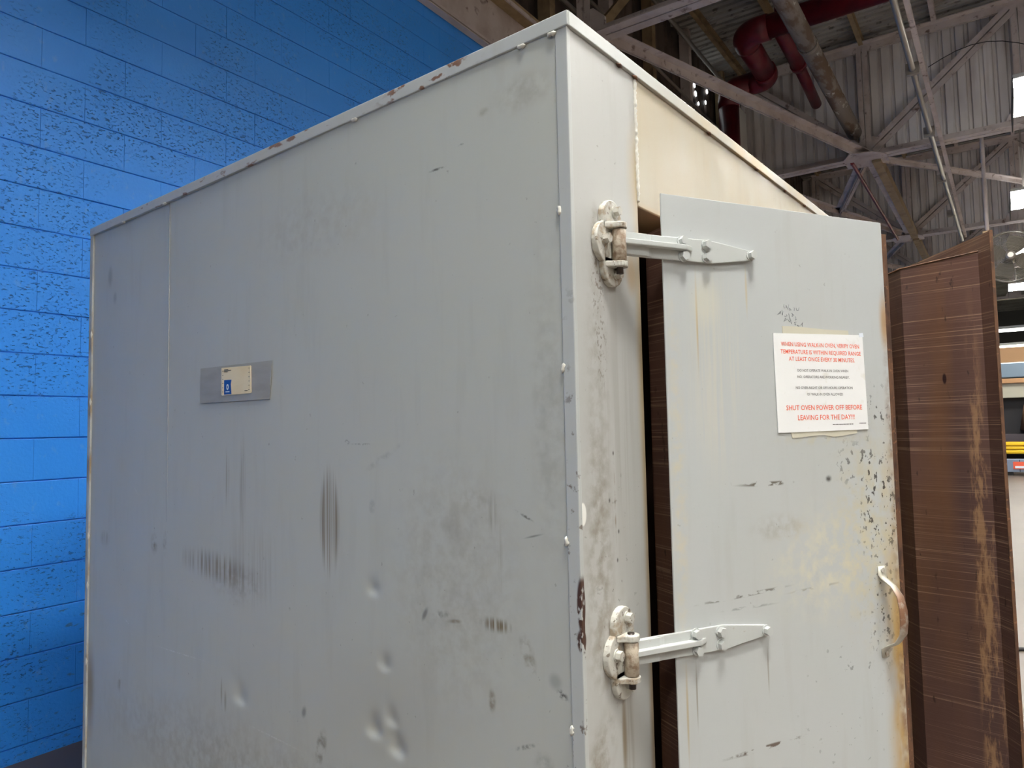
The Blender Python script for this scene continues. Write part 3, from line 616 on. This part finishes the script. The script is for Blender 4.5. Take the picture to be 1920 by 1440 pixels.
# weld bead on the stile / header seam, tack welds on the trims
random.seed(5)
bm = B(); n = 64; tube(bm, [(.2455+random.uniform(-.0012, .0012), -.0015, 1.955+.262*i/n) for i in range(n+1)], [.0026+random.uniform(0, .0022) for i in range(n+1)], 7); part('weld_bead', bm, m_weld, OV)
for (y, z) in ((.025, 1.885), (.025, 1.601), (.025, 1.297), (.025, .976), (.030, 2.214), (.10, 2.216), (.59, 2.217), (1.51, 2.217), (1.8, 2.217)):
    bm = B(); tube(bm, [(-.003, y+random.uniform(-.003, .003), z+(.018*(i/5-.5) if z < 2.2 else 0)) if z < 2.2 else (-.005, y+.02*(i/5-.5), z+random.uniform(-.001, .001)) for i in range(6)], [.001, .004, .0048, .0035, .0045, .001], 7); part('tack_weld', bm, m_weld, OV)
for z in (1.86, 1.62, 1.15, .98, .72):
    bm = B(); tube(bm, [(-.004, 2.054, z-.015), (-.004, 2.054, z), (-.004, 2.054, z+.015)], [.001, .004, .001], 6); part('tack_weld', bm, m_weld, OV)
for x in (.18, .245, .62, .95, 1.2, 1.4):
    bm = B(); tube(bm, [(x-.012, -.004, 2.216), (x, -.005, 2.216), (x+.012, -.004, 2.216)], [.001, .0045, .001], 6); part('tack_weld', bm, m_rust, OV)

# doors --------------------------------------------------------------
TH = R(-27.8); A0 = (.2187, -.0652, 0); LD = .6104; DT = 1.952; DB = .10; TPL = .0035
def plug_bm(lx, rx, rin, t, z0, z1, taperz=.02, wavy=False, y0=TPL, left_in=0.):
    """plug behind a door plate: from lx to rx at the plate, tapering to rx-rin / lx+left_in at depth t"""
    bm = B(); n = 12
    outer = [(lx, y0), (rx, y0)]; inner = [(lx+left_in, y0+t), (rx-rin, y0+t)]
    def col(p_, zt): return [bm.verts.new((p_[0], p_[1], z)) for z in (z0, zt)]
    a, b_, c, d = col(outer[0], z1), col(outer[1], z1), col(inner[1], z1), col(inner[0], z1)
    for q, r_ in ((a, b_), (b_, c), (c, d), (d, a)): bm.faces.new((q[0], r_[0], r_[1], q[1]))
    bm.faces.new((a[0], d[0], c[0], b_[0])); bm.faces.new((a[1], b_[1], c[1], d[1])); return bm
bm = B(); box(bm, 0, LD, -.0005, TPL, DB, DT, .0012)
door = part('door', bm, m_door, OV); 
door.location = Vector(A0)-Vector(PB[OV.name]); door.rotation_euler = (0, 0, TH)
def dpart(name, bm, mat, parent=door, bevel=0, label=None):
    o = obj(name, bm, mat, parent, bevel)
    if label: o['label'] = label
    return o
dpart('plug', plug_bm(.045, LD-.03, .12, .118, DB+.05, 1.905), m_plug)
bm = B(); box(bm, LD-.03, LD+.021, TPL+.0005, .020, DB+.02, 1.928, .001); dpart('edge_strip', bm, m_rust)
# strap hinges: bracket on the stile, knuckle and strap on the door line
def hexhead(bm, c, ax, r_=.0095, h=.012):
    c = Vector(c); ax = Vector(ax)
    sweep(bm, circ(r_*1.25, 14), c, c+ax*.002); sweep(bm, circ(r_, 6, random.random()), c+ax*.002, c+ax*h)
def W2(s, y, z):   # door frame -> world
    c, s_ = math.cos(TH), math.sin(TH); return Vector((A0[0]+c*s-s_*y, A0[1]+s_*s+c*y, z))
out = Vector((math.sin(TH), -math.cos(TH), 0))
def rounded(cx, cz, hw, top, bot, n=10, end='top'):
    pts = []
    if end == 'top':
        for i in range(n+1):
            a = math.pi*i/n; pts.append((cx+hw*math.cos(a), top-hw+hw*math.sin(a)))
        pts += [(cx-hw, bot), (cx+hw, bot)]
    else:
        for i in range(n+1):
            a = -math.pi*i/n; pts.append((cx+hw*math.cos(a), bot+hw+hw*math.sin(a)))
        pts += [(cx-hw, top), (cx+hw, top)]
    return pts
def hinge(zc, lower):
    bm = B(); t = .013; cx = .120; hw = .034
    def plate(pts, y1): poly(bm, [(x, -.001, z) for x, z in pts], (0, -y1, 0))
    plate(rounded(cx, zc, hw, zc+.084, zc+.026), t); plate(rounded(cx, zc, hw, zc-.028, zc-.082, end='bot'), t)
    plate([(.100+.040*c, zc+.000+.041*s) for c, s in circ(1, 28)], t)
    # knuckle shelves reaching out round the pin
    for z0_, z1_ in ((zc+.0255, zc+.037), (zc-.048, zc-.037)):
        pts = [(cx-hw, -.01)]+[(.1185+.0165*math.cos(a), -.027+.0155*math.sin(a)) for a in [math.pi+math.pi*i/8 for i in range(9)]]+[(cx+hw*.6, -.01)]
        poly(bm, [(x, y, z0_) for x, y in pts], (0, 0, z1_-z0_))
    br = part('hinge', bm, m_hinge, OV, .002)
    loc = Vector(PB[OV.name])
    def sub(name, bm, mat, bev=0, label=None):
        o = obj(name, bm, mat, br, bev)
        if label: o['label'] = label
        return o
    bm = B(); k0, k1 = zc-.0365, zc+.0245; tube(bm, [(.1185, -.027, k0), (.1185, -.027, k0+.002), (.1185, -.027, k1-.002), (.1185, -.027, k1)], [.0115, .0135, .0135, .0115], 20); sub('knuckle', bm, m_knuck)
    bm = B(); tube(bm, [(.1185, -.027, zc-.060), (.1185, -.027, zc+.040)], .0065, 14); sub('pin', bm, m_pin)
    bm = B(); hexhead(bm, (.128, -.014, zc+.063), (0, -1, 0)); sub('bolt', bm, m_hinge)
    bm = B(); hexhead(bm, (.088, -.014, zc+.004), (0, -1, 0)); sub('bolt', bm, m_hinge)
    bm = B(); hexhead(bm, (.126, -.014, zc-.058), (0, -1, 0)); sub('bolt', bm, m_hinge)
    # strap: flat tapered plate in the door line, standing off over the gap
    zs = zc+.001
    prof = [(-.100, -.022), (-.045, -.023), (.114, -.0235), (.214, -.0105), (.224, 0), (.214, .0105), (.11, .0235), (.0, .0225), (-.045, .0225), (-.100, .0215)]
    bm = B(); poly(bm, [W2(s, -.001, zs+z) for s, z in prof], out*.0065); st = sub('strap', bm, m_strap, .0012)
    # raised rib: a ledge along the strap
    bm = B(); ybase, yo = -.0075, -.024
    pr = [(-.105, ybase), (-.105, yo), (.045, yo+.004), (.062, ybase-.004), (.066, ybase)]
    poly(bm, [W2(s, y, zs-.004) for s, y in pr], (0, 0, .0105)); sub('rib', bm, m_strap, .0015)
    bm = B(); poly(bm, [W2(s, y, zs-.0215) for s, y in ((-.1, -.0075), (-.1, -.0125), (-.045, -.0125), (-.038, -.0095), (-.030, -.0075))], (0, 0, .043)); sub('strap_root', bm, m_strap, .0012)
    for s, z in ((.041, .0155), (.043, -.0150), (.100, .0125), (.100, -.0125), (.214, .0)):
        bm = B(); hexhead(bm, W2(s, -.0078, zs+z), out, .0090, .0115); sub('bolt', bm, m_strap)
    return br
hinge(1.841, False); hinge(1.0815, True)
# pull handle on the door
bm = B(); hs = .552; pts = []
prof_h = [(-.0025, 1.176), (-.003, 1.158), (-.008, 1.150), (-.030, 1.138), (-.046, 1.118), (-.052, 1.09), (-.052, 1.065), (-.049, 1.04), (-.034, 1.018), (-.010, 1.004), (-.003, .998), (-.0025, .980)]
wd = [.010, .012, .009, .0085, .010, .0115, .012, .011, .009, .009, .012, .010]; rows_ = []
for i, (y, z) in enumerate(prof_h):
    a = prof_h[max(0, i-1)]; c = prof_h[min(len(prof_h)-1, i+1)]; tn = Vector((0, c[0]-a[0], c[1]-a[1])).normalized(); nn = Vector((0, tn.z, -tn.y))
    rows_.append([bm.verts.new(Vector((hs+sx*wd[i], y, z))+nn*q*.0026) for sx, q in ((-1, -.4), (0, -1), (1, -.4), (1, .4), (0, 1.3), (-1, .4))])
for A_, C_ in zip(rows_, rows_[1:]):
    for i in range(6): f_ = bm.faces.new((A_[i], A_[(i+1) % 6], C_[(i+1) % 6], C_[i])); f_.smooth = True
bm.faces.new(rows_[0]); bm.faces.new(rows_[-1][::-1])
m_hand = M('worn handle', lin(196, 192, 178), .4, .2); m_hand.mix(m_hand.mul(m_hand.ell((hs, -.04, 1.085), (.05, .06, .07), soft=.4), m_hand.mapr(m_hand.noise(40, 4), .3, .5)), lin(132, 92, 66), .95)
dpart('handle', bm, m_hand)
for z in (1.168, .988):
    bm = B(); c = Vector((hs, -.0045, z)); sweep(bm, circ(.0055, 12), c, c+Vector((0, -.003, 0))); dpart('handle_screw', bm, m_hinge)
# pencil scribble above the notice
random.seed(11); bm = B()
for row, (sx, z, n_) in enumerate(((.305, 1.742, 5), (.288, 1.728, 6), (.300, 1.713, 6))):
    for k in range(n_):
        x = sx+k*.0095+row*.003; z_ = z-.0016*k+random.uniform(-.002, .002)
        pts = [(x+random.uniform(-.004, .005), -.0008, z_+random.uniform(-.006, .006)) for q in range(4)]
        tube(bm, pts, .00055, 4)
dpart('pencil_scribble', bm, m_pencil)

# right hand leaf: swung out, edge-on, plug side towards the camera
TH2 = R(36.3); E0 = (1.0192, -.5397, 0); LR = .85
bm = B(); box(bm, 0, LR, -TPL, 0, DB, DT, .0012)
leaf = part('door', bm, m_door, OV, 0, 'second door leaf swung out, brown plug side showing'); leaf.location = Vector(E0)-Vector(PB[OV.name]); leaf.rotation_euler = (0, 0, TH2)
bm = B(); lipn = .047; t = .13; zt_ = 1.912; z0_ = DB+.05; n = 14; random.seed(9)
ring = [(lipn, .0005), (lipn+.131, t), (LR-.05, t), (LR-.05, .0005)]
tops = []
for a, (p0_, p1_) in enumerate(zip(ring, ring[1:]+ring[:1])):
    for i in range(n):
        f_ = i/n; tops.append((p0_[0]*(1-f_)+p1_[0]*f_, p0_[1]*(1-f_)+p1_[1]*f_))
lo = [bm.verts.new((x, y, z0_)) for x, y in tops]; hi = [bm.verts.new((x, y, zt_-.012*y/t+random.uniform(-.0025, .0025))) for x, y in tops]; N_ = len(tops)
for i in range(N_): bm.faces.new((lo[i], lo[(i+1) % N_], hi[(i+1) % N_], hi[i]))
bm.faces.new(hi); bm.faces.new(lo[::-1]); plug2 = dpart('plug', bm, m_plugr, leaf)
bm = B(); tube(bm, [(x, y, v_.co.z if False else zt_-.012*y/t+.001) for x, y in tops[:n*2]], .0022, 6); dpart('torn_edge', bm, m_rust, leaf)
bm = B(); box(bm, .0005, LR-.002, .0002, .003, DB+.01, DT-.001); dpart('inner_lining', bm, m_plug, leaf)
bm = B(); box(bm, -.0025, .0006, -.0035, .0045, DB, DT+.001, .0008); dpart('edge_hem', bm, m_rust, leaf)
# black cable lying beyond the leaf
cb = B(); tube(cb, [(3.6, .2, .012), (3.9, -.1, .012), (4.3, -.32, .015), (4.6, -.62, .012), (4.7, -.9, .012), (5.4, -1.3, .012)], .012, 8)
bsingle('floor_cable', cb, m_black, 'black cable lying on the floor beyond the brown door leaf', 'cable')

# the notice on the door ------------------------------------------------------
def on_door(root): root.location = Vector(A0); root.rotation_euler = (0, 0, TH)
def flat(name, pts, y0, y1, mat, parent):
    bm = B(); poly(bm, [(x, y0, z) for x, z in pts], (0, y1-y0, 0)); return obj(name, bm, mat, parent)
bm = B(); nx, nz = 10, 8
sign = flat('paper_notice', [(.270, 1.684), (.530, 1.688), (.534, 1.478), (.273, 1.475)], -.0030, -.0018, m_paper, None)
on_door(sign); tag(sign, 'white laminated paper notice with orange and black lettering on the oven door', 'notice')
flat('tape', [(.297, 1.700), (.330, 1.7005), (.420, 1.697), (.488, 1.697), (.490, 1.672), (.40, 1.672), (.298, 1.675)], -.0017, -.0009, m_tape, sign)
flat('tape', [(.306, 1.486), (.50, 1.486), (.50, 1.470), (.462, 1.466), (.43, 1.463), (.40, 1.469), (.312, 1.463)], -.0017, -.0009, m_tape, sign)
flat('tape', [(.519, 1.692), (.531, 1.693), (.5325, 1.684), (.520, 1.683)], -.0036, -.0031, m_wprint, sign)
def textline(txt, x0, x1, z, h, mat, parent, y=-.0034, bold=.012, rotm=None, name='lettering'):
    cu = bpy.data.curves.new('t', 'FONT'); cu.body = txt; cu.size = 1; cu.offset = bold; cu.resolution_u = 2
    o = bpy.data.objects.new('t', cu); COL.objects.link(o); bpy.context.view_layer.update()
    me = bpy.data.meshes.new_from_object(o.evaluated_get(bpy.context.evaluated_depsgraph_get())); bpy.data.objects.remove(o)
    xs = [v.co.x for v in me.vertices]; ys = [v.co.y for v in me.vertices if True]; a, b_ = min(xs), max(xs)
    for v in me.vertices:
        X = x0+(v.co.x-a)/(b_-a)*(x1-x0); Z = z+v.co.y/.73*h
        v.co = (X, y, Z)
    me.name = name; me.materials.clear(); me.materials.append(mat.mat); ob = bpy.data.objects.new(name, me); COL.objects.link(ob); ob.parent = parent; return ob
for txt, x0, x1, z, h, m, bo in (
    ('WHEN USING WALK-IN OVEN, VERIFY OVEN', .290, .517, 1.6575, .0092, m_orange, .007), ('TEMPERATURE IS WITHIN REQUIRED RANGE', .288, .521, 1.6415, .0092, m_orange, .007), ('AT LEAST ONCE EVERY 30 MINUTES.', .310, .502, 1.6265, .0092, m_orange, .007),
    ('DO NOT OPERATE WALK-IN OVEN WHEN', .333, .480, 1.604, .0058, m_ink, .0), ('NO  OPERATORS ARE WORKING NEARBY.', .332, .483, 1.590, .0058, m_ink, .0),
    ('NO OVER-NIGHT OR OFF-HOURS OPERATION', .326, .491, 1.567, .0058, m_ink, .0), ('OF WALK-IN OVEN ALLOWED', .357, .461, 1.553, .0058, m_ink, .0),
    ('SHUT OVEN POWER OFF BEFORE', .297, .517, 1.522, .0110, m_orange, .008), ('LEAVING FOR THE DAY!!!', .328, .493, 1.501, .0110, m_orange, .008)):
    textline(txt, x0, x1, z, h, m, sign, bold=bo)
random.seed(2); bm = B(); x = .427
while x < .488:
    l = random.uniform(.003, .006); box(bm, x, x+l, -.0034, -.0031, 1.4895, 1.4912); x += l+random.uniform(.0008, .0018)
x = .507
while x < .527:
    l = random.uniform(.002, .004); box(bm, x, x+l, -.0034, -.0031, 1.4910, 1.4924); x += l+.0008
obj('small_print', bm, m_ink, sign)

# inventory card taped to the side ----------------------------------------------
def sflat(name, pts, x0, x1, mat, parent):
    bm = B(); poly(bm, [(x0, y, z) for y, z in pts], (x1-x0, 0, 0)); return obj(name, bm, mat, parent)
card = sflat('asset_card', [(1.169, 1.680), (1.026, 1.6765), (1.0235, 1.675), (1.022, 1.605), (1.0245, 1.603), (1.167, 1.603), (1.170, 1.605), (1.1705, 1.6785)], -.0050, -.0036, m_cream, None)
tag(card, 'small cream card with a blue block stuck on grey tape on the oven side', 'card')
sflat('backing_tape', [(1.288, 1.686), (.928, 1.683), (.938, 1.584), (1.290, 1.586)], -.0034, -.0026, m_gtape, card)
sflat('blue_block', [(1.155, 1.645), (1.118, 1.644), (1.121, 1.632), (1.118, 1.605), (1.155, 1.605)], -.0056, -.0051, m_bprint, card)
em = [(1.137+.006*c, 1.625+.008*s) for c, s in circ(1, 16)]; sflat('emblem', em, -.0061, -.0057, m_wprint, card)
sflat('emblem_core', [(1.137+.0022*c, 1.625+.0035*s) for c, s in circ(1, 10)], -.0064, -.0062, m_bprint, card)
sflat('block_caption', [(1.147, 1.6135), (1.127, 1.6132), (1.127, 1.6105), (1.147, 1.6108)], -.0061, -.0057, m_wprint, card)
for z, a, c in ((1.6745, 1.155, 1.135), (1.6715, 1.155, 1.120), (1.6685, 1.155, 1.138)): sflat('print_line', [(a, z), (c, z-.0005), (c, z-.0022), (a, z-.0017)], -.0056, -.0051, m_ink, card)
sflat('print_line', [(1.052, 1.612), (1.038, 1.6118), (1.038, 1.6102), (1.052, 1.6104)], -.0056, -.0051, m_ink, card)
for k in range(6):
    for y in (1.1625, 1.031): sflat('punch_mark', [(y+.002, 1.671-.0115*k), (y-.002, 1.671-.0115*k), (y-.002, 1.6695-.0115*k), (y+.002, 1.6695-.0115*k)], -.0056, -.0051, m_ink, card)
